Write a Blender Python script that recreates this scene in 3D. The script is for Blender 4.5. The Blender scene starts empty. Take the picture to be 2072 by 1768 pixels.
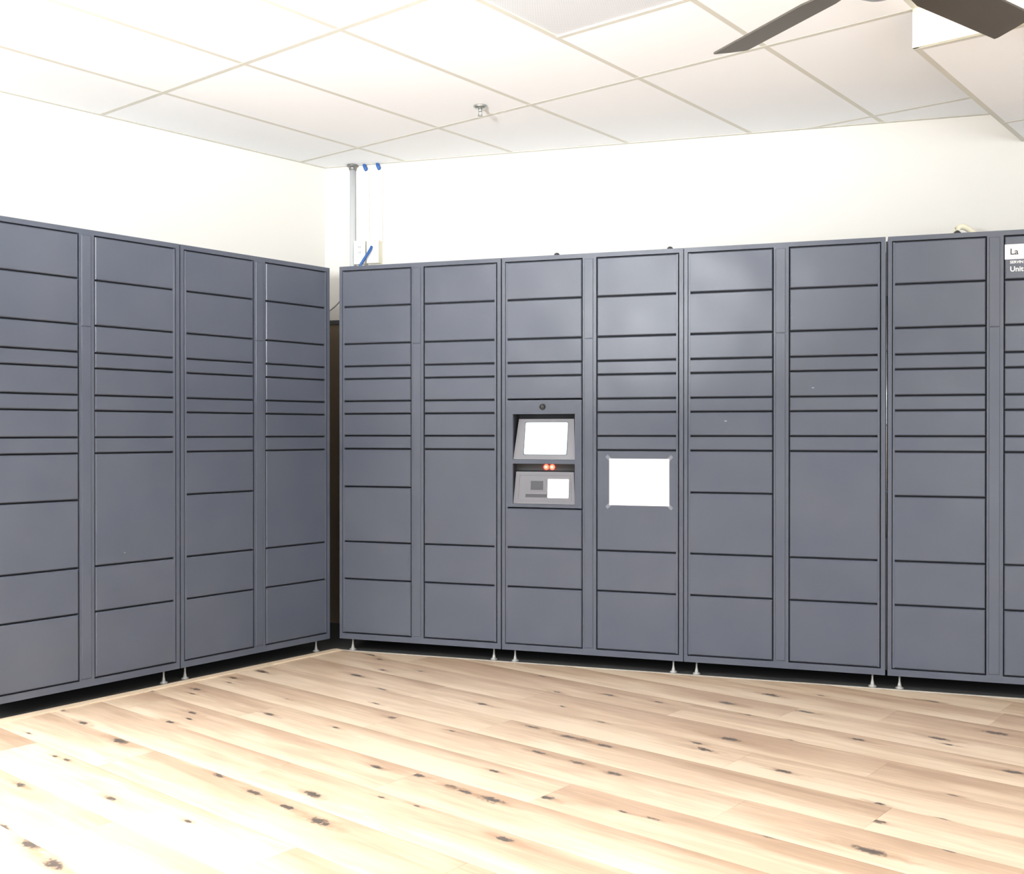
import bpy, bmesh, math, random
from mathutils import Vector, Matrix
random.seed(7)
S = bpy.context.scene
COL = S.collection

# ------------------------------------------------------------------ camera, world, lights, exposure
CAMZ = 1.12
cam_d = bpy.data.cameras.new('camera')
cam_d.sensor_fit = 'HORIZONTAL'; cam_d.sensor_width = 36.0
cam_d.lens = 36.0 * 2131.2 / 2072.0
cam_d.clip_start = 0.05; cam_d.clip_end = 100
cam = bpy.data.objects.new('camera', cam_d); COL.objects.link(cam)
cam.location = (0, 0, CAMZ); cam.rotation_euler = (math.pi/2 - 0.004, 0, 0)
S.camera = cam

world = bpy.data.worlds.new('daylight'); S.world = world; world.use_nodes = True
bg = world.node_tree.nodes['Background']
bg.inputs['Color'].default_value = (0.93, 0.96, 1.0, 1); bg.inputs['Strength'].default_value = 0.55

def area_light(name, loc, target, sx, sy, power, color):
    d = bpy.data.lights.new(name, 'AREA'); d.shape = 'RECTANGLE'; d.size = sx; d.size_y = sy
    d.energy = power; d.color = color
    o = bpy.data.objects.new(name, d); COL.objects.link(o); o.location = loc
    o.rotation_euler = (Vector(target) - Vector(loc)).to_track_quat('-Z', 'Y').to_euler()
    return o
# daylight through the shop front behind the camera, through the glass door on the left, and two added ceiling lamps out of view
area_light('shopfront_daylight', (3.0, -1.9, 1.55), (-0.3, 4.5, 1.2), 4.2, 2.3, 95, (0.95, 0.975, 1.0))
area_light('left_window_daylight', (-3.35, 2.65, 1.45), (-1.75, 2.45, 0.0), 1.6, 2.3, 62, (0.95, 0.97, 1.0)).data.spread = math.radians(125)
area_light('added_ceiling_light', (-2.5, 1.3, 2.69), (-2.5, 1.3, 0), 0.55, 1.15, 30, (1.0, 0.97, 0.92))
# photographer's strobe on a stand to the left, bounced off the ceiling
area_light('bounce_flash', (-1.75, -0.1, 1.55), (-1.38, 1.30, 2.7), 0.30, 0.30, 138, (0.95, 0.975, 1.0)).data.spread = math.radians(86)
area_light('added_ceiling_light', (1.6, 0.9, 2.69), (1.6, 0.9, 0), 0.55, 1.15, 30, (1.0, 0.97, 0.92))

S.view_settings.view_transform = 'Standard'; S.view_settings.look = 'None'
S.view_settings.gamma = 1.0; S.view_settings.use_curve_mapping = False
S.view_settings.exposure = 0.82

# ------------------------------------------------------------------ measured layout
AG = -0.6798                     # azimuth of the ceiling grid
AB = -0.3185; BO = Vector((-0.8855, 5.4337))     # back bank front line
AL = 0.8921;  LO = Vector((-0.9341, 5.4324))     # left bank front line (right end)
HC = 1.5822 + CAMZ               # ceiling
UB = 0.0588                      # underside of the lockers above the floor
CORNER = Vector((-1.12, 6.311))
AW = math.atan2(5.254 - 6.311, 2.339 + 1.12)     # back wall azimuth
AWL = math.atan2(6.311 - 4.897, -1.12 + 2.376)   # left wall azimuth
def dirv(a): return Vector((math.cos(a), math.sin(a)))
def nrm(a): return Vector((-math.sin(a), math.cos(a)))

# ------------------------------------------------------------------ materials
def mat(name):
    m = bpy.data.materials.new(name); m.use_nodes = True
    nt = m.node_tree; b = nt.nodes['Principled BSDF']
    return m, nt, b
def simple(name, col, rough=0.5, metal=0.0, spec=0.5):
    m, nt, b = mat(name)
    b.inputs['Base Color'].default_value = (*col, 1); b.inputs['Roughness'].default_value = rough
    b.inputs['Metallic'].default_value = metal; b.inputs['Specular IOR Level'].default_value = spec
    n = nt.nodes.new('ShaderNodeTexNoise'); n.inputs['Scale'].default_value = 60
    bp = nt.nodes.new('ShaderNodeBump'); bp.inputs['Strength'].default_value = 0.02
    tc = nt.nodes.new('ShaderNodeTexCoord'); nt.links.new(tc.outputs['Object'], n.inputs['Vector'])
    nt.links.new(n.outputs['Fac'], bp.inputs['Height']); nt.links.new(bp.outputs['Normal'], b.inputs['Normal'])
    return m
def emit(name, col, strength):
    m, nt, b = mat(name)
    b.inputs['Base Color'].default_value = (0.02, 0.02, 0.02, 1)
    b.inputs['Emission Color'].default_value = (*col, 1); b.inputs['Emission Strength'].default_value = strength
    return m

def paint_mat():
    m, nt, b = mat('locker_paint'); L = nt.links
    tc = nt.nodes.new('ShaderNodeTexCoord'); oi = nt.nodes.new('ShaderNodeObjectInfo')
    add = nt.nodes.new('ShaderNodeVectorMath'); add.operation = 'ADD'
    L.new(tc.outputs['Object'], add.inputs[0]); L.new(oi.outputs['Location'], add.inputs[1])
    n = nt.nodes.new('ShaderNodeTexNoise'); n.inputs['Scale'].default_value = 3.5; n.inputs['Detail'].default_value = 2
    L.new(add.outputs[0], n.inputs['Vector'])
    r = nt.nodes.new('ShaderNodeValToRGB')
    r.color_ramp.elements[0].position = 0.3; r.color_ramp.elements[0].color = (0.066, 0.077, 0.104, 1)
    r.color_ramp.elements[1].position = 0.7; r.color_ramp.elements[1].color = (0.077, 0.087, 0.112, 1)
    L.new(n.outputs['Fac'], r.inputs['Fac']); L.new(r.outputs['Color'], b.inputs['Base Color'])
    b.inputs['Roughness'].default_value = 0.34; b.inputs['Specular IOR Level'].default_value = 0.5
    f = nt.nodes.new('ShaderNodeTexNoise'); f.inputs['Scale'].default_value = 420; f.inputs['Detail'].default_value = 1
    w = nt.nodes.new('ShaderNodeTexNoise'); w.inputs['Scale'].default_value = 5.0; w.inputs['Detail'].default_value = 0
    L.new(tc.outputs['Object'], f.inputs['Vector']); L.new(add.outputs[0], w.inputs['Vector'])
    b1 = nt.nodes.new('ShaderNodeBump'); b1.inputs['Strength'].default_value = 0.05; b1.inputs['Distance'].default_value = 0.002
    b2 = nt.nodes.new('ShaderNodeBump'); b2.inputs['Strength'].default_value = 0.30; b2.inputs['Distance'].default_value = 0.02
    L.new(w.outputs['Fac'], b2.inputs['Height']); L.new(f.outputs['Fac'], b1.inputs['Height'])
    L.new(b2.outputs['Normal'], b1.inputs['Normal']); L.new(b1.outputs['Normal'], b.inputs['Normal'])
    return m

def wall_mat(name, c0, c1):
    m, nt, b = mat(name); L = nt.links
    tc = nt.nodes.new('ShaderNodeTexCoord')
    n = nt.nodes.new('ShaderNodeTexNoise'); n.inputs['Scale'].default_value = 1.2; n.inputs['Detail'].default_value = 4
    r = nt.nodes.new('ShaderNodeValToRGB')
    r.color_ramp.elements[0].color = (*c0, 1); r.color_ramp.elements[1].color = (*c1, 1)
    L.new(tc.outputs['Object'], n.inputs['Vector']); L.new(n.outputs['Fac'], r.inputs['Fac']); L.new(r.outputs['Color'], b.inputs['Base Color'])
    b.inputs['Roughness'].default_value = 0.8; b.inputs['Specular IOR Level'].default_value = 0.2
    f = nt.nodes.new('ShaderNodeTexNoise'); f.inputs['Scale'].default_value = 90; f.inputs['Detail'].default_value = 3
    L.new(tc.outputs['Object'], f.inputs['Vector'])
    b1 = nt.nodes.new('ShaderNodeBump'); b1.inputs['Strength'].default_value = 0.08; b1.inputs['Distance'].default_value = 0.003
    L.new(f.outputs['Fac'], b1.inputs['Height']); L.new(b1.outputs['Normal'], b.inputs['Normal'])
    return m

def grille_mat():
    m, nt, b = mat('perforated_metal'); L = nt.links
    tc = nt.nodes.new('ShaderNodeTexCoord')
    v = nt.nodes.new('ShaderNodeTexVoronoi'); v.inputs['Scale'].default_value = 160; v.inputs['Randomness'].default_value = 0
    r = nt.nodes.new('ShaderNodeValToRGB')
    r.color_ramp.elements[0].position = 0.32; r.color_ramp.elements[0].color = (0.46, 0.475, 0.49, 1)
    r.color_ramp.elements[1].position = 0.40; r.color_ramp.elements[1].color = (0.68, 0.70, 0.73, 1)
    L.new(tc.outputs['Object'], v.inputs['Vector']); L.new(v.outputs['Distance'], r.inputs['Fac']); L.new(r.outputs['Color'], b.inputs['Base Color'])
    b.inputs['Roughness'].default_value = 0.6
    return m

def wood_mat():
    m, nt, b = mat('oak_plank'); N = nt.nodes; L = nt.links
    def math_(op, a, bb=None, c=None):
        n = N.new('ShaderNodeMath'); n.operation = op
        for i, x in enumerate((a, bb, c)):
            if x is None: continue
            if isinstance(x, (int, float)): n.inputs[i].default_value = x
            else: L.new(x, n.inputs[i])
        return n.outputs[0]
    def attr(name):
        a = N.new('ShaderNodeAttribute'); a.attribute_type = 'OBJECT'; a.attribute_name = name; return a
    tc = N.new('ShaderNodeTexCoord'); oi = N.new('ShaderNodeObjectInfo')
    sep = N.new('ShaderNodeSeparateXYZ'); L.new(tc.outputs['Object'], sep.inputs[0])
    rnd = math_('MULTIPLY', oi.outputs['Random'], 37.0)
    tone = attr('tone').outputs['Fac']
    def noise(sx, sy, detail, dist, off):
        cb = N.new('ShaderNodeCombineXYZ')
        L.new(math_('MULTIPLY', sep.outputs['X'], sx), cb.inputs['X']); L.new(math_('MULTIPLY', sep.outputs['Y'], sy), cb.inputs['Y'])
        L.new(math_('ADD', rnd, off), cb.inputs['Z'])
        n = N.new('ShaderNodeTexNoise'); n.inputs['Scale'].default_value = 1.0; n.inputs['Detail'].default_value = detail
        n.inputs['Distortion'].default_value = dist; L.new(cb.outputs[0], n.inputs['Vector']); return n.outputs['Fac']
    broad = noise(1.6, 11, 3, 0.6, 0)
    fine = noise(7, 120, 4, 0.4, 5)
    streak = noise(2.6, 34, 5, 1.2, 11)
    # per-board tone plus the board print that runs from tan on one long edge to cream on the other
    grad = math_('MULTIPLY', sep.outputs['Y'], 1.0 / 0.2235)
    fac = math_('ADD', math_('MULTIPLY', tone, 0.62), math_('MULTIPLY', math_('SUBTRACT', broad, 0.5), 1.15))
    fac = math_('ADD', fac, -0.12)
    fac = math_('ADD', fac, math_('MULTIPLY', grad, 0.55))
    fac = math_('ADD', fac, math_('MULTIPLY', math_('SUBTRACT', streak, 0.5), 0.85))
    fac = math_('ADD', fac, math_('MULTIPLY', math_('SUBTRACT', fine, 0.5), 0.28))
    r = N.new('ShaderNodeValToRGB'); e = r.color_ramp.elements
    e[0].position = 0.0; e[0].color = (0.68, 0.545, 0.40, 1)
    e[1].position = 1.0; e[1].color = (0.36, 0.245, 0.16, 1)
    k = e.new(0.30); k.color = (0.57, 0.43, 0.30, 1)
    k = e.new(0.62); k.color = (0.46, 0.325, 0.22, 1)
    L.new(fac, r.inputs['Fac'])
    col = r.outputs['Color']
    wob = noise(22, 46, 3, 0.5, 3)
    wob2 = noise(60, 60, 2, 0.5, 8)
    for nm in ('knot_a', 'knot_b', 'knot_c', 'knot_d'):
        a = attr(nm); s3 = N.new('ShaderNodeSeparateXYZ'); L.new(a.outputs['Vector'], s3.inputs[0])
        dx = math_('SUBTRACT', sep.outputs['X'], s3.outputs['X']); dy = math_('SUBTRACT', sep.outputs['Y'], s3.outputs['Y'])
        sz = math_('MAXIMUM', s3.outputs['Z'], 0.0001)
        def mask(kx, ky, edge, wv, wamt):
            u = math_('DIVIDE', dx, math_('MULTIPLY', sz, kx)); v = math_('DIVIDE', dy, math_('MULTIPLY', sz, ky))
            d = math_('SQRT', math_('ADD', math_('MULTIPLY', u, u), math_('MULTIPLY', v, v)))
            d = math_('ADD', d, math_('MULTIPLY', math_('SUBTRACT', wv, 0.5), wamt))
            mr = N.new('ShaderNodeMapRange'); mr.interpolation_type = 'SMOOTHSTEP'
            mr.inputs['From Min'].default_value = edge; mr.inputs['From Max'].default_value = 1.0
            mr.inputs['To Min'].default_value = 1.0; mr.inputs['To Max'].default_value = 0.0
            L.new(d, mr.inputs['Value']); return mr.outputs['Result']
        def mix(fac, amount, c):
            nonlocal col
            mx = N.new('ShaderNodeMix'); mx.data_type = 'RGBA'
            L.new(math_('MULTIPLY', fac, amount), mx.inputs['Factor']); L.new(col, mx.inputs['A']); mx.inputs['B'].default_value = (*c, 1)
            col = mx.outputs['Result']
        mix(mask(5.2, 1.0, 0.0, wob, 1.5), 0.70, (0.33, 0.205, 0.125))
        mix(mask(1.5, 0.60, 0.42, wob2, 1.7), 0.94, (0.085, 0.072, 0.062))
    L.new(col, b.inputs['Base Color'])
    b.inputs['Roughness'].default_value = 0.28; b.inputs['Specular IOR Level'].default_value = 0.5
    bp = N.new('ShaderNodeBump'); bp.inputs['Strength'].default_value = 0.10; bp.inputs['Distance'].default_value = 0.002
    L.new(fine, bp.inputs['Height']); L.new(bp.outputs['Normal'], b.inputs['Normal'])
    return m

M = {}
M['paint'] = paint_mat()
M['dark'] = simple('gap_shade_black', (0.012, 0.012, 0.014), 0.7)  # near-black that paints the shade in the door gaps
M['wall'] = wall_mat('cream_wall_paint', (0.70, 0.68, 0.63), (0.73, 0.71, 0.66))
M['tile'] = wall_mat('ceiling_tile_white', (0.86, 0.875, 0.89), (0.885, 0.90, 0.915))
M['bar'] = simple('grid_bar_enamel', (0.60, 0.59, 0.52), 0.5)
M['cream'] = simple('cream_trim', (0.83, 0.80, 0.62), 0.5)
M['facewhite'] = simple('white_panel', (0.86, 0.86, 0.85), 0.5)
M['grille'] = grille_mat()
M['slab'] = wall_mat('dark_concrete', (0.045, 0.045, 0.045), (0.075, 0.075, 0.072))
M['wood'] = wood_mat()
M['trimmetal'] = simple('pale_aluminium', (0.50, 0.49, 0.46), 0.4, 0.2)
M['trimwood'] = simple('pale_oak_trim', (0.62, 0.50, 0.36), 0.4)
M['foot'] = simple('zinc_foot', (0.40, 0.39, 0.365), 0.4, 0.25)
M['galv'] = simple('galvanised_steel', (0.66, 0.68, 0.70), 0.28, 0.35)
M['fitting'] = simple('grey_fitting', (0.22, 0.22, 0.21), 0.4, 0.6)
M['raceway'] = simple('ivory_raceway', (0.80, 0.775, 0.72), 0.6)
M['outlet'] = simple('white_plastic', (0.86, 0.85, 0.83), 0.35)
M['box'] = simple('ivory_box', (0.80, 0.76, 0.60), 0.5)
M['blue'] = simple('blue_cable', (0.022, 0.105, 0.34), 0.45)
M['slot'] = simple('dark_slot', (0.05, 0.05, 0.05), 0.6)
M['bezel'] = simple('silver_grey_bezel', (0.155, 0.155, 0.172), 0.4)
M['bezel2'] = simple('mid_grey_plastic', (0.05, 0.052, 0.062), 0.5)
M['screen'] = emit('lit_screen', (0.90, 0.98, 1.0), 1.15)
M['screenedge'] = simple('teal_screen_edge', (0.03, 0.06, 0.07), 0.3)
M['led'] = emit('red_led', (1.0, 0.02, 0.01), 14.0)
M['ledcore'] = emit('led_core', (1.0, 0.45, 0.25), 10.0)
M['paper'] = simple('white_paper', (0.90, 0.90, 0.88), 0.7)
M['tape'] = simple('clear_tape', (0.19, 0.20, 0.235), 0.25)
M['vinylwhite'] = simple('white_vinyl', (0.88, 0.88, 0.88), 0.5)
M['ink'] = simple('dark_ink', (0.06, 0.06, 0.065), 0.6)
M['bulb'] = simple('black_dome', (0.02, 0.02, 0.02), 0.12)
M['black'] = simple('black_plastic', (0.02, 0.02, 0.022), 0.45)
M['fan'] = simple('bronze_grey_blade', (0.070, 0.062, 0.050), 0.38)
M['fanhub'] = simple('brushed_nickel', (0.30, 0.31, 0.36), 0.3, 0.7)
M['strip'] = simple('polished_strip', (0.75, 0.76, 0.78), 0.22, 1.0)
M['board'] = simple('brown_board', (0.16, 0.115, 0.07), 0.7)
M['creamcable'] = simple('cream_cable', (0.84, 0.79, 0.60), 0.5)
M['greywire'] = simple('grey_wire', (0.25, 0.26, 0.25), 0.5)
M['scuff'] = simple('pale_scuff', (0.22, 0.23, 0.27), 0.5)
M['steel'] = simple('steel_sprinkler', (0.42, 0.44, 0.42), 0.3, 0.8)

# ------------------------------------------------------------------ helpers
def link(name, me, m=None, parent=None, loc=None, rz=None):
    o = bpy.data.objects.new(name, me); COL.objects.link(o)
    if m is not None and me is not None and not me.materials: me.materials.append(m)
    if parent is not None: o.parent = parent
    if loc is not None: o.location = loc
    if rz is not None: o.rotation_euler = (0, 0, rz)
    return o
def empty(name, loc=(0, 0, 0), rz=0.0):
    o = bpy.data.objects.new(name, None); COL.objects.link(o); o.location = loc; o.rotation_euler = (0, 0, rz)
    o.empty_display_size = 0.1
    return o
def tag(o, label=None, cat=None, group=None, kind=None):
    if label: o['label'] = label
    if cat: o['category'] = cat
    if group: o['group'] = group
    if kind: o['kind'] = kind
    return o
def mesh_of(bm, name, smooth=False):
    bmesh.ops.recalc_face_normals(bm, faces=bm.faces)
    me = bpy.data.meshes.new(name); bm.to_mesh(me); bm.free()
    if smooth:
        for p in me.polygons: p.use_smooth = True
    return me
def box(bm, x0, x1, y0, y1, z0, z1):
    v = [bm.verts.new((x, y, z)) for z in (z0, z1) for y in (y0, y1) for x in (x0, x1)]
    for f in ((0, 1, 3, 2), (4, 5, 7, 6), (0, 1, 5, 4), (2, 3, 7, 6), (0, 2, 6, 4), (1, 3, 7, 5)):
        bm.faces.new([v[i] for i in f])
def boxes(name, *bs):
    bm = bmesh.new()
    for b in bs: box(bm, *b)
    return mesh_of(bm, name)
def bevel_panel(name, w, h, t, b):
    """front plate in the XZ plane, front face at y=0 with a bevelled rim, body going back to y=t"""
    bm = bmesh.new()
    def ring(x0, x1, z0, z1, y): return [bm.verts.new(p) for p in ((x0, y, z0), (x1, y, z0), (x1, y, z1), (x0, y, z1))]
    r0 = ring(b, w-b, b, h-b, 0); r1 = ring(0, w, 0, h, b); r2 = ring(0, w, 0, h, t)
    bm.faces.new(r0)
    for a, c in ((r0, r1), (r1, r2)):
        for i in range(4): bm.faces.new((a[i], a[(i+1) % 4], c[(i+1) % 4], c[i]))
    bm.faces.new(r2)
    return mesh_of(bm, name)
def lathe(name, prof, n=16, smooth=True):
    bm = bmesh.new(); rings = []
    for r, z in prof:
        rings.append([bm.verts.new((r*math.cos(2*math.pi*i/n), r*math.sin(2*math.pi*i/n), z)) for i in range(n)])
    for a, c in zip(rings, rings[1:]):
        for i in range(n): bm.faces.new((a[i], a[(i+1) % n], c[(i+1) % n], c[i]))
    bm.faces.new(rings[0]); bm.faces.new(rings[-1])
    me = mesh_of(bm, name)
    if smooth:
        for p in me.polygons: p.use_smooth = len(p.vertices) == 4
    return me
def tube(name, pts, r, n=10):
    bm = bmesh.new(); pts = [Vector(p) for p in pts]; rings = []
    for i, p in enumerate(pts):
        t = (pts[min(i+1, len(pts)-1)] - pts[max(i-1, 0)]).normalized()
        a = t.cross(Vector((0, 0, 1)) if abs(t.z) < 0.9 else Vector((1, 0, 0))).normalized(); b = t.cross(a)
        rings.append([bm.verts.new(p + a*r*math.cos(2*math.pi*k/n) + b*r*math.sin(2*math.pi*k/n)) for k in range(n)])
    for a, c in zip(rings, rings[1:]):
        for i in range(n): bm.faces.new((a[i], a[(i+1) % n], c[(i+1) % n], c[i]))
    bm.faces.new(rings[0]); bm.faces.new(rings[-1])
    me = mesh_of(bm, name)
    for p in me.polygons: p.use_smooth = len(p.vertices) == 4
    return me
def prism(name, poly, z0, z1):
    bm = bmesh.new()
    a = [bm.verts.new((p[0], p[1], z0)) for p in poly]; b = [bm.verts.new((p[0], p[1], z1)) for p in poly]
    bm.faces.new(a); bm.faces.new(b)
    n = len(poly)
    for i in range(n): bm.faces.new((a[i], a[(i+1) % n], b[(i+1) % n], b[i]))
    return mesh_of(bm, name)
def clip(poly, p, n):
    """keep the side of the line through p where (q-p).n >= 0"""
    out = []
    for i in range(len(poly)):
        a, b = poly[i], poly[(i+1) % len(poly)]
        da, db = (a-p).dot(n), (b-p).dot(n)
        if da >= 0: out.append(a)
        if (da >= 0) != (db >= 0): out.append(a + (b-a)*(da/(da-db)))
    return out
def parea(poly):
    return abs(sum(poly[i].x*poly[(i+1) % len(poly)].y - poly[(i+1) % len(poly)].x*poly[i].y for i in range(len(poly))))/2 if len(poly) > 2 else 0
def text_mesh(name, body, size, bold=0.0, depth=0.0006):
    c = bpy.data.curves.new(name, 'FONT'); c.body = body; c.size = size; c.extrude = depth; c.offset = bold
    c.resolution_u = 3
    o = bpy.data.objects.new(name, c); COL.objects.link(o)
    bpy.context.view_layer.update()
    me = bpy.data.meshes.new_from_object(o.evaluated_get(bpy.context.evaluated_depsgraph_get()))
    bpy.data.objects.remove(o); bpy.data.curves.remove(c)
    me.name = name
    return me

# ------------------------------------------------------------------ room shell
XR = 4.4; YN = -1.7
ROOM = [(CORNER, -nrm(AW)), (CORNER, -nrm(AWL)), (Vector((XR, 0)), Vector((-1, 0))), (Vector((0, YN)), Vector((0, 1)))]
def clip_room(poly, inset=0.0):
    for p, n in ROOM:
        poly = clip(poly, p + n*inset, n)
        if len(poly) < 3: return []
    return poly
wall_len = 6.3
wb = link('wall_back', boxes('wall_back', (-0.2, wall_len, 0, 0.1, -0.02, HC+0.15)), M['wall'], None, (CORNER.x, CORNER.y, 0), AW)
tag(wb, kind='structure', label='cream back wall behind the long locker bank')
wl = link('wall_left', boxes('wall_left', (-3.55, 0.2, 0, 0.1, -0.02, HC+0.15)), M['wall'], None, (CORNER.x, CORNER.y, 0), AWL)
tag(wl, kind='structure', label='cream left wall behind the short locker bank')

full = clip_room([Vector(p) for p in ((-9, -9), (9, -9), (9, 9), (-9, 9))])
floor = link('floor', prism('floor', full, -0.08, -0.006), M['slab'])
tag(floor, kind='structure', label='dark concrete floor under pale oak planks')

# planks: laid in rows along AP, measured row pitch and joints
AP = math.radians(-40.3); pd = dirv(AP); pn = nrm(AP); PW = 0.2235; PL = 1.49
row0 = 2.462
joints = {-5: -2.836, -4: -2.28, -3: -1.86, -2: -2.881, -1: -2.475, 0: -2.025, 1: -1.53, 2: -1.167, 3: -1.74, 4: -1.335, 5: -2.23, 6: -1.878, 7: -1.558, 8: -1.215}
EDGE_B = 0.004; EDGE_L = 0.012
BFRONT = (BO - nrm(AB)*EDGE_B, -nrm(AB)); LFRONT = (LO - nrm(AL)*EDGE_L*4, -nrm(AL))
# knots read off the photograph (pixel x, y, size)
KN = """224,1615,2;243,1499,3;40,1588,2;7,1673,2;61,1708,3;108,1748,3;135,1537,1.3;111,1530,1.2;57,1483,1;361,1548,1.2;444,1569,2;514,1603,2;634,1607,2.6;583,1633,2;644,1661,3;601,1645,1.6;515,1500,1;380,1661,1.2;568,1704,1.1;763,1552,2;845,1568,2;913,1591,2;993,1617,3;941,1602,2;1001,1560,1.5;772,1613,1;1021,1697,2;788,1761,1;843,1630,1;1149,1490,2;1180,1497,2.6;1222,1508,2;1090,1522,1.8;1169,1543,2;1244,1565,2.2;1109,1614,2;1260,1642,1;1321,1656,1.2;1162,1706,1;1478,1495,3;1410,1503,1.6;1424,1516,2.2;1584,1560,2;1655,1609,1.6;1430,1638,1;1553,1692,1.2;1475,1765,2;1600,1497,1;2016,1483,3;1900,1494,2.4;1736,1496,2;1919,1506,1.3;2051,1562,2.4;1929,1609,1.4;1907,1657,1.2;1920,1721,1.2;1762,1721,3;1774,1661,1.8;1780,1626,1.3;127,1437,1.3;168,1462,2;307,1398,1.5;346,1461,1.8;396,1394,2;389,1403,1.2;472,1371,2;465,1381,1.2;529,1358,2.6;390,1442,2;382,1454,1.2;545,1445,2;680,1472,1.2;581,1414,1.1;720,1366,2.6;770,1394,2;975,1424,2;795,1452,2;915,1479,1.2;760,1423,1.2;749,1325,2.4;1079,1471,2;1128,1400,1.5;1232,1406,2;1218,1461,1.3;1138,1429,1.2;1096,1368,1.3;1331,1420,1.6;1560,1406,2.6;1471,1422,2.6;1631,1440,2;1513,1446,1.2;1662,1407,1.1;1887,1419,2;1856,1415,1.3"""
knots = []
for t in KN.split(';'):
    u, v, s = (float(q) for q in t.split(','))
    dx, dy = (u-1036)/2131.2, (v-884)/2131.2
    rz_ = -0.004 - dy; k = -CAMZ/rz_
    P = Vector((dx*k, (1 - dy*0.004)*k)); knots.append((P.dot(pd), P.dot(pn), s))
pid = 0
for r in range(-21, 16):
    y0 = row0 + r*PW
    j0 = joints.get(r, -2.0 + random.uniform(0, PL))
    n0 = int(math.floor((-6.5 - j0)/PL)); n1 = int(math.ceil((5.0 - j0)/PL))
    for k in range(n0, n1):
        a0 = j0 + k*PL; org = pd*a0 + pn*y0
        g = 0.0004
        poly = [org + pd*x + pn*y for x, y in ((g, g), (PL-g, g), (PL-g, PW-g), (g, PW-g))]
        poly = clip_room(poly, 0.01)
        for e in (BFRONT, LFRONT):
            if len(poly) > 2: poly = clip(poly, *e)
        if parea(poly) < 0.004: continue
        loc = [(q-org) for q in poly]; loc = [(q.dot(pd), q.dot(pn)) for q in loc]
        o = link('floor_plank', prism('floor_plank', loc, -0.006, 0.0), M['wood'], floor, (org.x, org.y, 0), AP)
        seen = sorted([q for q in knots if a0 <= q[0] <= a0+PL and y0 <= q[1] <= y0+PW], key=lambda q: -q[2])
        ks = [(q[0]-a0, q[1]-y0, 0.0125*q[2]) for q in seen[:4]]
        if not seen:
            for _ in range(random.choice((1, 2, 3))):
                ks.append((random.uniform(.1, PL-.1), random.uniform(.03, PW-.03), random.uniform(.010, .026)))
        while len(ks) < 4: ks.append((-5.0, -5.0, 0.001))
        for nm, q in zip(('knot_a', 'knot_b', 'knot_c', 'knot_d'), ks): o[nm] = [float(x) for x in q]
        o['tone'] = random.choice((0.05, 0.2, 0.35, 0.55, 0.7, 0.45, 0.3))
        pid += 1

# trims at the edge of the wood, along both banks
tb = link('trim_1', boxes('trim_1', (-0.03, 4.6, -0.006, 0.005, -0.006, 0.0015)), M['trimmetal'], None, (BO.x, BO.y, 0), AB)
tag(tb, kind='structure', label='thin pale metal edge strip along the back lockers')
tl = link('trim_2', boxes('trim_2', (-3.2, 0.03, -0.050, -0.010, -0.006, 0.004), (-3.2, 0.03, -0.010, 0.004, -0.006, 0.002)), M['trimwood'], None, (LO.x, LO.y, 0), AL)
tag(tl, kind='structure', label='pale oak border strip along the left lockers')

# ------------------------------------------------------------------ ceiling
gd = dirv(AG); gn = nrm(AG); GO = Vector((-0.858, 5.8574)); SX = 0.6096; SY = 1.2192
def gpt(i, j): return GO + gd*SX*i - gn*SY*j
ceil = link('ceiling', prism('ceiling', full, HC+0.17, HC+0.22), M['tile'])
tag(ceil, kind='structure', label='white suspended tile ceiling')
SOFF = 0.147
soff_corner = gpt(5, 0)
def not_soffit(poly): return poly
def add_tile(i0, i1, j0, j1, z, name='ceiling_tile', m='tile', parent=None, t=0.014, g=0.002):
    poly = [gpt(i0, j0), gpt(i0, j1), gpt(i1, j1), gpt(i1, j0)]
    c = sum(poly, Vector((0, 0)))/4
    poly = [q + (c-q)*(g/0.3) for q in poly]
    poly = clip_room(poly, 0.002)
    if parea(poly) < 0.003: return None
    return link(name, prism(name, [(q-c) for q in poly], 0, t), M[m], parent or ceil, (c.x, c.y, z))
def add_bar(a, b, z, w=0.024, h=0.02, parent=None, name='grid_bar', m='bar'):
    d = (b-a).normalized(); n = Vector((-d.y, d.x))
    poly = clip_room([a-n*w/2, b-n*w/2, b+n*w/2, a+n*w/2], 0.001)
    if parea(poly) < 0.0005: return None
    c = sum(poly, Vector((0, 0)))/len(poly)
    return link(name, prism(name, [(q-c) for q in poly], 0, h), M[m], parent or ceil, (c.x, c.y, z))
TZ = HC + 0.0002
NI = range(-9, 12)
for i in NI:
    if i == 3:
        spans = [(-2, -1), (-1, 0), (0, 0.5), (1, 2), (2, 3), (3, 4), (4, 5), (5, 6)]
    elif i >= 5:
        spans = [(0, 1), (1, 2), (2, 3), (3, 4), (4, 5), (5, 6), (6, 7)]
    else:
        spans = [(j, j+1) for j in range(-3, 7)]
    for j0, j1 in spans: add_tile(i, i+1, j0, j1, TZ)
gr = add_tile(3, 4, 0.5, 1.0, HC+0.006, 'return_grille', 'grille', t=0.006, g=0.006)
add_tile(3, 4, 0.5, 1.0, HC+0.05, 'grille_backing', 'slot', t=0.006)
for i in range(-9, 13):
    add_bar(gpt(i, 7), gpt(i, 0 if i > 5 else -3), HC)
for j in range(-2, 7):
    add_bar(gpt(-9, j), gpt(5 if j < 0 else 12, j), HC-0.0006)
for j in (0.5,):
    add_bar(gpt(3, j), gpt(4, j), HC-0.0006)
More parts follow.
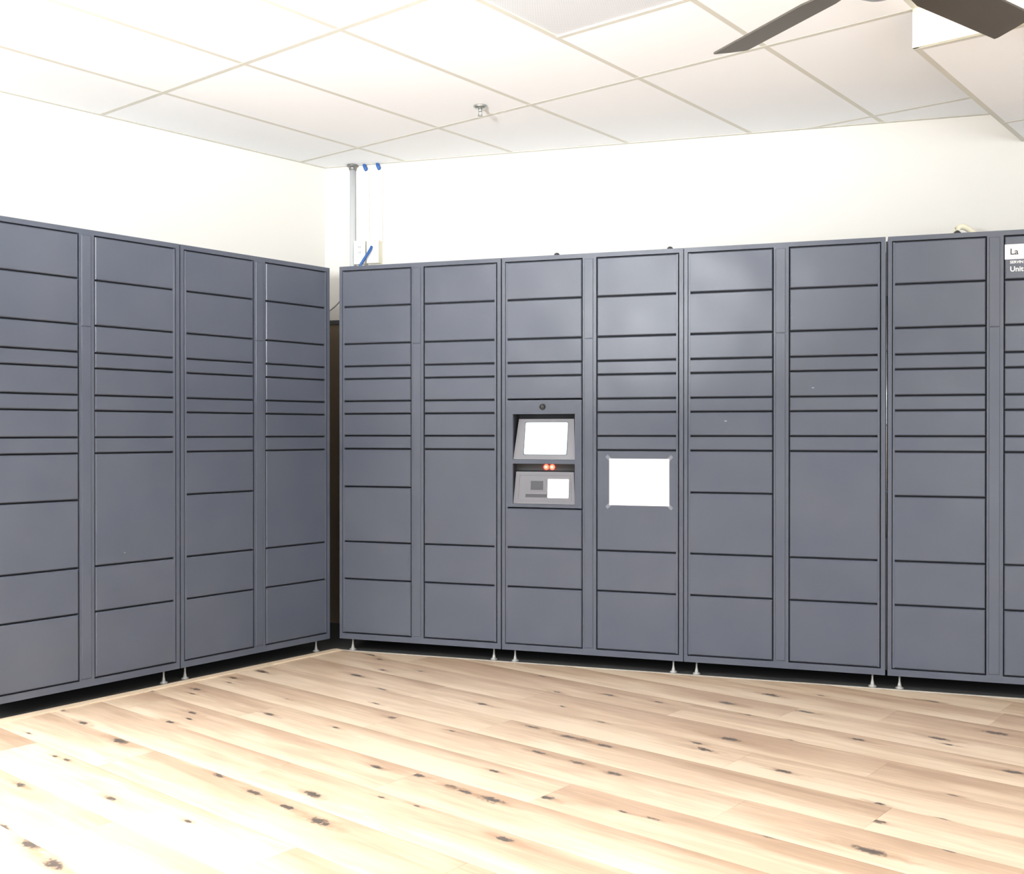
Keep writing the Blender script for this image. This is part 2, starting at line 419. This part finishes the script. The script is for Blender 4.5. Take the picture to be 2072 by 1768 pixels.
# wall angles
def wall_angle(a, p, n, s0, s1, z, parent=None):
    d = dirv(a); q0 = p + d*s0; q1 = p + d*s1; w = 0.022
    poly = [q0, q1, q1 + n*w, q0 + n*w]
    c = sum(poly, Vector((0, 0)))/4
    link('wall_angle', prism('wall_angle', [(q-c) for q in poly], 0, 0.02), M['bar'], parent or ceil, (c.x, c.y, z))
wall_angle(AWL, CORNER, -nrm(AWL), -3.5, 0, HC-0.0012)
wall_angle(AW, CORNER, -nrm(AW), 0, 3.70, HC-0.0018)

# dropped soffit on the right: a real box with tiled underside
SZ = HC - SOFF
soff_poly = clip_room([gpt(5, 0), gpt(12, 0), gpt(12, -3), gpt(5, -3)], 0.002)
soffit = link('soffit', prism('soffit', soff_poly, SZ+0.02, HC+0.15), M['facewhite'], ceil)
# white front face with cream corner and bottom angles
f0, f1 = gpt(5, 0), gpt(12, 0)
def on_front(name, u0, u1, z0, z1, y0, y1, m):
    me = boxes(name, (u0, u1, y0, y1, z0, z1)); return link(name, me, M[m], soffit, (f0.x, f0.y, 0), AG)
on_front('corner_angle', -0.012, 0.010, SZ, HC, -0.012, -0.002, 'cream')
on_front('bottom_angle', -0.012, 4.0, SZ, SZ+0.022, -0.014, -0.002, 'cream')
on_front('top_angle', -0.012, 4.0, HC-0.014, HC, -0.012, -0.002, 'cream')
for i in range(5, 12):
    for j0, j1 in ((-1, 0), (-2, -1)):
        add_tile(i, i+1, j0, j1, SZ+0.0002, 'soffit_tile', 'tile', soffit)
for i in range(5, 12): add_bar(gpt(i, -0.002), gpt(i, -3), SZ, parent=soffit, name='soffit_bar')
add_bar(gpt(5, -1), gpt(12, -1), SZ-0.0006, parent=soffit, name='soffit_bar')
add_bar(gpt(5, -0.009), gpt(12, -0.009), SZ-0.0012, parent=soffit, name='soffit_bar')
_d, _n = dirv(AW), -nrm(AW)
_s = (gpt(5, 0) - CORNER).dot(_d) + 0.0   # where the soffit's left edge meets the back wall
_t = (CORNER - gpt(5, 0)).dot(_n)/gn.dot(_n); _s = ((gpt(5, 0) + gn*_t) - CORNER).dot(_d)
wall_angle(AW, CORNER, -nrm(AW), _s + 0.004, 6.2, SZ-0.0018, soffit)

# sprinkler head
sp = empty('sprinkler_head', (-0.154, 5.104, HC))
tag(sp, 'small metal fire sprinkler head hanging from the white ceiling tiles', 'sprinkler')
link('escutcheon', lathe('escutcheon', [(0.034, 0.0), (0.033, -0.006), (0.026, -0.012), (0.012, -0.014)], 20), M['steel'], sp)
link('stem', lathe('stem', [(0.010, -0.012), (0.009, -0.026), (0.006, -0.03)], 12), M['steel'], sp)
fr = bmesh.new(); box(fr, -0.010, -0.007, -0.002, 0.002, -0.046, -0.026); box(fr, 0.007, 0.010, -0.002, 0.002, -0.046, -0.026); box(fr, -0.010, 0.010, -0.002, 0.002, -0.048, -0.044)
link('frame_arms', mesh_of(fr, 'frame_arms'), M['fitting'], sp)
link('deflector', lathe('deflector', [(0.012, -0.048), (0.013, -0.050), (0.004, -0.051)], 14), M['steel'], sp)

# ------------------------------------------------------------------ locker units
UW = 0.880; UH = 1.917; UD = 0.60
ZB = [1.894, 1.708, 1.517, 1.402, 1.337, 1.223, 1.158, 1.046, 0.979, 0.785, 0.502, 0.310, 0.031]
A0, A1, P0, P1, B0, B1 = 0.020, 0.399, 0.404, 0.470, 0.475, 0.857
_dm = {}
def door_mesh(w, h):
    k = (round(w, 4), round(h, 4))
    if k not in _dm: _dm[k] = bevel_panel('locker_door', w, h, 0.016, 0.0038)
    return _dm[k]
G = 0.0035
foot_me = lathe('foot', [(0.0175, 0.0), (0.0175, 0.0055), (0.009, 0.010), (0.0065, 0.022), (0.0042, 0.034), (0.0042, 0.066)], 16)
body_me = boxes('cabinet_body',
    (0, 0.0168, 0.002, UD, 0, UH), (B1+0.0045, UW, 0.002, UD, 0, UH),
    (0.0168, B1+0.0045, 0.002, UD, UH-0.0205, UH), (0.0168, B1+0.0045, 0.002, UD, 0, 0.0285),
    (0.0168, B1+0.0045, UD-0.012, UD, 0.0285, UH-0.0205))
post_me = boxes('center_post', (P0, P1, 0.002, 0.06, 0.0285, UH-0.0205))
def plate(z0, z1): return bevel_panel('post_cover', 0.042, z1-z0, 0.006, 0.0015)
plate_me = (plate(1.512, 1.890), plate(0.035, 1.509))
hinge_me = bevel_panel('hinge_strip', 0.0095, 1.856, 0.012, 0.0008)
def doors(unit, x0, x1, zs):
    for zt, zb in zip(zs, zs[1:]):
        link('locker_door', door_mesh(x1-x0, zt-zb-2*G), M['paint'], unit, (x0, 0.0, zb+G))
def gap_shade(unit, x0, x1, z0, z1):
    link('gap_shade_backing', boxes('gap_shade_backing', (x0, x1, 0.024, 0.03, z0, z1)), M['dark'], unit)  # dark sheet behind the doors, standing in for shade in their gaps
def locker(origin, az, label, kiosk=False, sx=1.0, sz=1.0):
    u = empty('locker_unit', (origin.x, origin.y, UB), az); u.scale = (sx, 1, sz)
    tag(u, label, 'locker', 'dark grey parcel locker units')
    link('cabinet_body', body_me, M['paint'], u)
    p = link('center_post', post_me, M['paint'], u)
    link('post_cover', plate_me[0], M['paint'], p, (0.413, -0.0018, 1.512)); link('post_cover', plate_me[1], M['paint'], p, (0.413, -0.0012, 0.035))
    zs_a = list(ZB); zs_b = [z for z in ZB if z != 0.785]
    if kiosk:
        doors(u, A0, A1, [z for z in ZB if z >= 1.22]); doors(u, A0, A1, [0.696, 0.502, 0.310, 0.030])
        gap_shade(u, 0.0185, P0, 1.226, UH-0.013); gap_shade(u, 0.0185, P0, 0.0275, 0.694)
    else:
        doors(u, A0, A1, zs_a); gap_shade(u, 0.0185, P0, 0.0275, UH-0.013)
    doors(u, B0, B1, zs_b); gap_shade(u, P1, B1+0.0035, 0.0275, UH-0.013)
    for hx in (A0, B1-0.0095):
        link('hinge_strip', hinge_me, M['paint'], u, (hx, -0.0006, 0.0345))
    for fx in (0.052, UW-0.052):
        for fy in (0.05, UD-0.05):
            f = link('leveling_foot', foot_me, M['foot'], u, (fx, fy, (-UB-0.006)/sz)); f.scale = (1/sx, 1, 1)
    return u
bd = dirv(AB); ld = dirv(AL)
B_units = [
    locker(BO + bd*-0.006, AB, 'dark grey locker unit of plain doors at the corner end of the back bank'),
    locker(BO + bd*0.880, AB, 'dark grey locker unit with the touch screen kiosk and a taped white paper', True, 1.008),
    locker(BO + bd*1.771, AB, 'dark grey locker unit of plain doors just right of the kiosk unit'),
    locker(BO + bd*2.661, AB, 'dark grey locker unit with white lettering, cut off by the right edge', False, 0.98)]
L_units = [
    locker(LO - ld*0.886, AL, 'dark grey locker unit of the left bank that ends at the corner gap', False, 1, 0.996),
    locker(LO - ld*1.772, AL, 'dark grey locker unit of the left bank cut off by the left edge', False, 1, 0.996)]

# ---- kiosk panel in the left column of the second back unit
ku = B_units[1]
KX0, KX1, KZ0, KZ1 = A0, A1, 0.696+G, 1.223-G
kx0, kx1 = 0.056, 0.366
U0, U1 = 0.931, 1.152; D0, D1 = 0.715, 0.911
# face plate with two openings
bm = bmesh.new()
for b in ((KX0, kx0, 0, 0.016, KZ0, KZ1), (kx1, KX1, 0, 0.016, KZ0, KZ1), (kx0, kx1, 0, 0.016, U1, KZ1), (kx0, kx1, 0, 0.016, D1, U0), (kx0, kx1, 0, 0.016, KZ0, D0)): box(bm, *b)
kp = link('kiosk_panel', mesh_of(bm, 'kiosk_panel'), M['paint'], ku); kp['label'] = 'kiosk face plate with two recesses'
dep = 0.10
def recess(name, z0, z1, d):
    bm = bmesh.new(); t = 0.003
    box(bm, kx0-t, kx0, 0.0165, d, z0-t, z1+t); box(bm, kx1, kx1+t, 0.0165, d, z0-t, z1+t)
    box(bm, kx0, kx1, 0.0165, d, z1, z1+t); box(bm, kx0, kx1, 0.0165, d, z0-t, z0); box(bm, kx0-t, kx1+t, d, d+t, z0-t, z1+t)
    o = link(name, mesh_of(bm, name), M['liner'], kp); return o
M['liner'] = simple('shade_dark_liner', (0.035, 0.036, 0.042), 0.6)  # liner colour darkened to carry the shade inside the recesses
recess('recess_liner', U0, U1, 0.105); recess('recess_liner', D0, D1, 0.075)
def sloped(z0, z1, d, taper=0.0):
    """frame on a plane from (y=.004, z0) at the bottom to (y=d, z1) at the top; returns mapper u,v,out -> local"""
    a = Vector((kx0, 0.006, z0)); ux = Vector((kx1-kx0, 0, 0)); vy = Vector((0, d-0.006, z1-z0)); n = Vector((0, -(z1-z0), d-0.006)).normalized()
    w = kx1-kx0
    return lambda u, v, o: a + ux*(u*(1 - 2*taper*v/w) + taper*v/w) + vy*v + n*o
def slab_on(name, f, u0, u1, v0, v1, o0, o1, m, parent=None, corner=0.0):
    bm = bmesh.new()
    if corner:
        pts = []
        for cu, cv, s in ((u1-corner, v1-corner, 0), (u0+corner, v1-corner, 90), (u0+corner, v0+corner, 180), (u1-corner, v0+corner, 270)):
            for k in range(4):
                t = math.radians(s + 30*k); pts.append((cu + corner*math.cos(t), cv + corner*math.sin(t)))
    else: pts = [(u0, v0), (u1, v0), (u1, v1), (u0, v1)]
    A = [bm.verts.new(f(u, v, o0)) for u, v in pts]; B = [bm.verts.new(f(u, v, o1)) for u, v in pts]
    bm.faces.new(A); bm.faces.new(B); n = len(pts)
    for i in range(n): bm.faces.new((A[i], A[(i+1) % n], B[(i+1) % n], B[i]))
    return link(name, mesh_of(bm, name), M[m], parent or ku)
fu = sloped(U0+0.001, 1.129, 0.047); fut = sloped(U0+0.001, 1.129, 0.047, 0.0165)
bz = slab_on('screen_bezel', fut, 0.0, 1.0, 0.0, 1.0, -0.012, 0.0, 'bezel')
slab_on('screen_border', fu, 0.160, 0.868, 0.105, 0.925, 0.0, 0.0015, 'screenedge', bz, 0.03)
sc = slab_on('display', fu, 0.173, 0.855, 0.122, 0.908, 0.0012, 0.0022, 'screen', bz, 0.025); sc['label'] = 'lit white touch screen'
fd = sloped(D0+0.001, 0.872, 0.022); fdt = sloped(D0+0.001, 0.872, 0.022, 0.0105)
rd = slab_on('reader_bezel', fdt, 0.0, 1.0, 0.0, 1.0, -0.010, 0.0, 'bezel')
for q in ((0.055, 0.945, 0.10, 0.125), (0.055, 0.945, 0.885, 0.91), (0.055, 0.073, 0.125, 0.885), (0.927, 0.945, 0.125, 0.885)):
    slab_on('raised_rim', fdt, *q, 0.0, 0.002, 'bezel', rd)
slab_on('card_surround', fd, 0.235, 0.52, 0.40, 0.76, 0.0, 0.0015, 'bezel', rd)
slab_on('card_reader', fd, 0.283, 0.478, 0.44, 0.71, 0.0015, 0.004, 'bezel2', rd)
slab_on('card_slot', fd, 0.20, 0.545, 0.205, 0.30, 0.0, 0.002, 'bezel2', rd)
slab_on('slot_lip', fd, 0.20, 0.545, 0.30, 0.38, 0.0, 0.006, 'bezel', rd)
wl_ = slab_on('instruction_sticker', fd, 0.555, 0.895, 0.19, 0.78, 0.002, 0.003, 'paper', rd, 0.02); wl_['label'] = 'blank white rounded sticker'
link('scanner_bar', boxes('scanner_bar', (kx0, kx1, 0.060, 0.074, 0.876, 0.910)), M['slot'], ku)
for lx in (0.2015, 0.2315):
    o = link('scanner_led', lathe('scanner_led', [(0.0135, 0.0), (0.012, 0.004), (0.006, 0.006)], 14), M['led'], ku, (lx+0.006, 0.060, 0.894)); o.rotation_euler = (math.pi/2, 0, 0); o['label'] = 'glowing red scanner light'
    c = link('led_core', lathe('led_core', [(0.006, 0.0), (0.003, 0.003)], 10), M['ledcore'], o, (0, 0, 0.005))
cd = link('camera_dome', lathe('camera_dome', [(0.0150, 0.0), (0.0148, 0.003), (0.0125, 0.009), (0.008, 0.0125), (0.003, 0.014)], 18), M['bulb'], ku, (0.206, 0.0, 1.187)); cd.rotation_euler = (math.pi/2, 0, 0)
cd['label'] = 'small black camera dome'

# bolts standing on the unit tops
bolt_me = lathe('top_bolt', [(0.014, 0.0), (0.014, 0.006), (0.010, 0.012), (0.004, 0.0145)], 12)
for u, x in ((B_units[1], 0.269), (B_units[1], 0.814)):
    link('top_bolt', bolt_me, M['black'], u, (x, 0.03, UH))
# the floor-to-ceiling polished joint strip beside the last unit, in front of the gap
link('joint_strip', tube('joint_strip', [(-0.0055, 0.015, 0.60), (-0.0055, 0.015, 1.66)], 0.0031, 12), M['strip'], B_units[3])['label'] = 'shiny metal strip in the joint'
link('joint_filler', boxes('joint_filler', (-0.0088, -0.0022, 0.021, 0.028, 0.02, 1.90)), M['paint'], B_units[3])
for z in (0.80, 1.09, 1.42):
    link('strip_clip', boxes('strip_clip', (-0.0085, -0.0025, 0.0105, 0.0195, z, z+0.008)), M['paint'], B_units[3])
# white scuffs
for u, x, z, r in ((B_units[2], 0.575, 1.262, 0.006), (B_units[2], 0.19, 1.115, 0.006), (L_units[1], 0.608, 0.548, 0.0035)):
    o = link('scuff_mark', lathe('scuff_mark', [(r, 0), (r*0.7, 0.0004)], 8), M['scuff'], u, (x, 0.0, z)); o.rotation_euler = (math.pi/2, 0, 0); o.scale = (1.2, 0.6, 1)
# lettering on the last unit's top right door
su = B_units[3]
sg = link('name_plate', boxes('name_plate', (0.474, 0.80, -0.0018, -0.0004, 1.793, 1.856)), M['vinylwhite'], su); sg['label'] = 'white name plate with dark letters'
def letters(name, body, size, x, z, m, parent, bold=0.0):
    o = link(name, text_mesh(name, body, size, bold), M[m], parent, (x, -0.0026, z)); o.rotation_euler = (math.pi/2, 0, 0); return o
letters('lettering', 'La', 0.0365, 0.494, 1.8125, 'ink', sg, 0.0006)
letters('lettering', 'SERVIN', 0.0165, 0.494, 1.775, 'vinylwhite', su, 0.0003)
letters('lettering', 'Unit', 0.0300, 0.494, 1.7415, 'vinylwhite', su, 0.0006)

# ------------------------------------------------------------------ paper taped on the kiosk unit
pp = empty('paper_notice', (0, 0, 0), AB); q = BO + bd*(0.880) ; pp.location = (q.x, q.y, UB); pp.scale = (1.0, 1, 1)
tag(pp, 'blank white sheet of paper taped to a locker door right of the screen', 'paper')
link('sheet', boxes('sheet', (0.538, 0.823, -0.0016, -0.0006, 0.719, 0.939)), M['paper'], pp)
for x, z, a in ((0.538, 0.939, 45), (0.823, 0.939, -45), (0.538, 0.719, -45), (0.823, 0.719, 45)):
    bm = bmesh.new(); box(bm, -0.019, 0.019, -0.0005, 0.0003, -0.008, 0.008)
    o = link('tape', mesh_of(bm, 'tape'), M['tape'], pp, (x, -0.0009, z)); o.rotation_euler = (0, math.radians(a), 0)

# ------------------------------------------------------------------ services on the back wall by the corner
def W2(s, off, z=0.0): p = CORNER + dirv(AW)*s - nrm(AW)*off; return (p.x, p.y, z)
ct = empty('conduit', W2(0.192, 0.022), AW)
tag(ct, 'galvanised metal conduit pipe rising up the wall beside the corner', 'conduit')
link('pipe', tube('pipe', [(0, 0, 1.2), (0, 0, 1.6), (0, 0, HC-0.004)], 0.0165, 16), M['galv'], ct)
link('ceiling_fitting', lathe('ceiling_fitting', [(0.020, HC-0.030), (0.022, HC-0.024), (0.022, HC-0.012), (0.034, HC-0.010), (0.034, HC-0.002)], 16), M['fitting'], ct)
for (s0, s1, lab) in ((0.262, 0.294, 'narrow ivory cable raceway on the wall, the one nearer the conduit'), (0.346, 0.379, 'narrow ivory cable raceway on the wall, the one farther from the conduit')):
    rw = empty('cable_raceway', W2((s0+s1)/2, 0), AW); tag(rw, lab, 'raceway', 'ivory raceways by the corner')
    h = (s1-s0)/2
    link('channel', bevel_panel('channel', s1-s0, HC-0.03-2.24, 0.018, 0.003), M['raceway'], rw, (-h, -0.018, 2.24))
def outlet(s0, s1, z0, z1, d, label):
    o = empty('wall_outlet', W2((s0+s1)/2, 0, (z0+z1)/2), AW); tag(o, label, 'outlet')
    w = s1-s0; h = z1-z0
    link('back_box', boxes('back_box', (-w/2+0.003, w/2-0.003, -d, 0, -h/2+0.003, h/2-0.003)), M['box'], o)
    c = link('cover_plate', bevel_panel('cover_plate', w, h, 0.006, 0.002), M['outlet'], o, (-w/2, -d-0.006, -h/2))
    return o, c, d
o1, c1, dd = outlet(0.213, 0.287, 1.010+CAMZ-0.02, 1.128+CAMZ, 0.045, 'white duplex power outlet on the wall next to the conduit')
for z in (0.026, -0.006):
    link('socket', boxes('socket', (-0.006, -0.003, -dd-0.0075, -dd-0.004, z, z+0.010), (0.003, 0.006, -dd-0.0075, -dd-0.004, z, z+0.010)), M['fitting'], o1)
o2, c2, dd = outlet(0.301, 0.378, 1.010+CAMZ-0.02, 1.128+CAMZ, 0.06, 'white data outlet on the wall with a blue cable plugged in')
link('jack', boxes('jack', (-0.010, 0.008, -dd-0.012, -dd-0.004, 0.010, 0.036)), M['raceway'], o2)
# blue cables
def bez(pts, n=14):
    P = [Vector(p) for p in pts]; out = []
    for i in range(n+1):
        t = i/n; out.append(P[0]*(1-t)**3 + P[1]*3*t*(1-t)**2 + P[2]*3*t*t*(1-t) + P[3]*t**3)
    return out
bc = link('patch_cable', tube('patch_cable', bez([W2(0.338, 0.072, 2.205), W2(0.334, 0.095, 2.165), W2(0.30, 0.10, 2.14), W2(0.235, 0.12, 2.00)]), 0.0085), M['blue'])
tag(bc, 'blue patch cable running down from the data outlet behind the lockers', 'cable')
for s, lab in ((0.272, 'short blue cable end at the ceiling above the raceway nearer the conduit'), (0.356, 'short blue cable end at the ceiling above the raceway farther from the conduit')):
    st = link('cable_end', tube('cable_end', bez([W2(s-0.006, 0.016, HC-0.002), W2(s-0.004, 0.024, HC-0.015), W2(s+0.004, 0.024, HC-0.024), W2(s+0.006, 0.014, HC-0.036)], 8), 0.0105), M['blue'])
    tag(st, lab, 'cable', 'blue cable ends at the ceiling')
# cream cable loop behind the top of the last unit
cc = link('cable_loop', tube('cable_loop', bez([W2(3.45, 0.30, 2.00), W2(3.465, 0.30, 2.16), W2(3.53, 0.28, 2.10), W2(3.60, 0.26, 2.01)]), 0.014), M['creamcable'])
tag(cc, 'cream cable loop showing above the lockers at the far right', 'cable')
kb = link('top_knob', lathe('top_knob', [(0.020, 0), (0.018, 0.004), (0.008, 0.013), (0.003, 0.016)], 12), M['black'], B_units[3], (0.287, 0.03, UH))
# things in the corner gap between the two banks
cw = link('corner_wire', tube('corner_wire', bez([W2(0.13, 0.06, 1.90), W2(0.10, 0.06, 1.86), W2(0.07, 0.06, 1.85), W2(0.02, 0.07, 1.81)]), 0.004), M['greywire'])
tag(cw, 'thin grey wire crossing the gap between the two locker banks', 'wire')
br = empty('back_board', W2(0.075, 0.03, 0.0), AW)
tag(br, 'brown board standing in the dark corner gap between the locker banks', 'board')
link('board', boxes('board', (-0.05, 0.075, -0.02, 0.0, -0.006, 1.76)), M['board'], br)
link('top_cap', boxes('top_cap', (-0.05, 0.075, -0.026, 0.0, 1.76, 1.785)), M['slot'], br)

# ------------------------------------------------------------------ ceiling fan
fan = empty('ceiling_fan', (0.955, 2.7432, 1.2071 + CAMZ))
tag(fan, 'dark bronze ceiling fan with long flat blades at the top right', 'fan')
az0 = 0.643; th = -0.2226; bw = 0.0644; R = 0.66
def blade_mesh():
    bm = bmesh.new(); n = 10; top = []; bot = []
    outl = [(0.17, -0.046), (0.25, -bw), (R-0.010, -bw), (R-0.003, -bw+0.012), (R+0.002, 0.0), (R+0.004, bw-0.010), (R, bw), (0.25, bw), (0.17, 0.046)]
    for z, L_ in ((0.003, top), (-0.003, bot)):
        for x, y in outl:
            P = Vector((x, y*math.cos(th), y*math.sin(th) + z)); L_.append(bm.verts.new(P))
    bm.faces.new(top); bm.faces.new(bot)
    k = len(outl)
    for i in range(k): bm.faces.new((top[i], top[(i+1) % k], bot[(i+1) % k], bot[i]))
    return mesh_of(bm, 'fan_blade')
bl = blade_mesh()
iron = boxes('blade_iron', (0.06, 0.24, -0.016, 0.016, 0.006, 0.012))
for a in (0, 78, 148.5, 219, 289.5):
    b = link('fan_blade', bl, M['fan'], fan, (0.013, 0, 0), az0 + math.radians(a))
    link('blade_iron', iron, M['fanhub'], b)
link('motor_housing', lathe('motor_housing', [(0.03, 0.13), (0.085, 0.115), (0.105, 0.06), (0.105, 0.0), (0.085, -0.02)], 28), M['fanhub'], fan)
link('hub_cap', lathe('hub_cap', [(0.085, -0.022), (0.080, -0.040), (0.062, -0.060), (0.040, -0.071), (0.018, -0.0765), (0.004, -0.0775)], 28), M['fanhub'], fan)
link('downrod', lathe('downrod', [(0.012, 0.12), (0.012, HC-1.2071-CAMZ-0.04)], 12), M['fanhub'], fan)
link('canopy', lathe('canopy', [(0.02, HC-1.2071-CAMZ-0.07), (0.055, HC-1.2071-CAMZ-0.05), (0.065, HC-1.2071-CAMZ-0.002)], 24), M['fanhub'], fan)
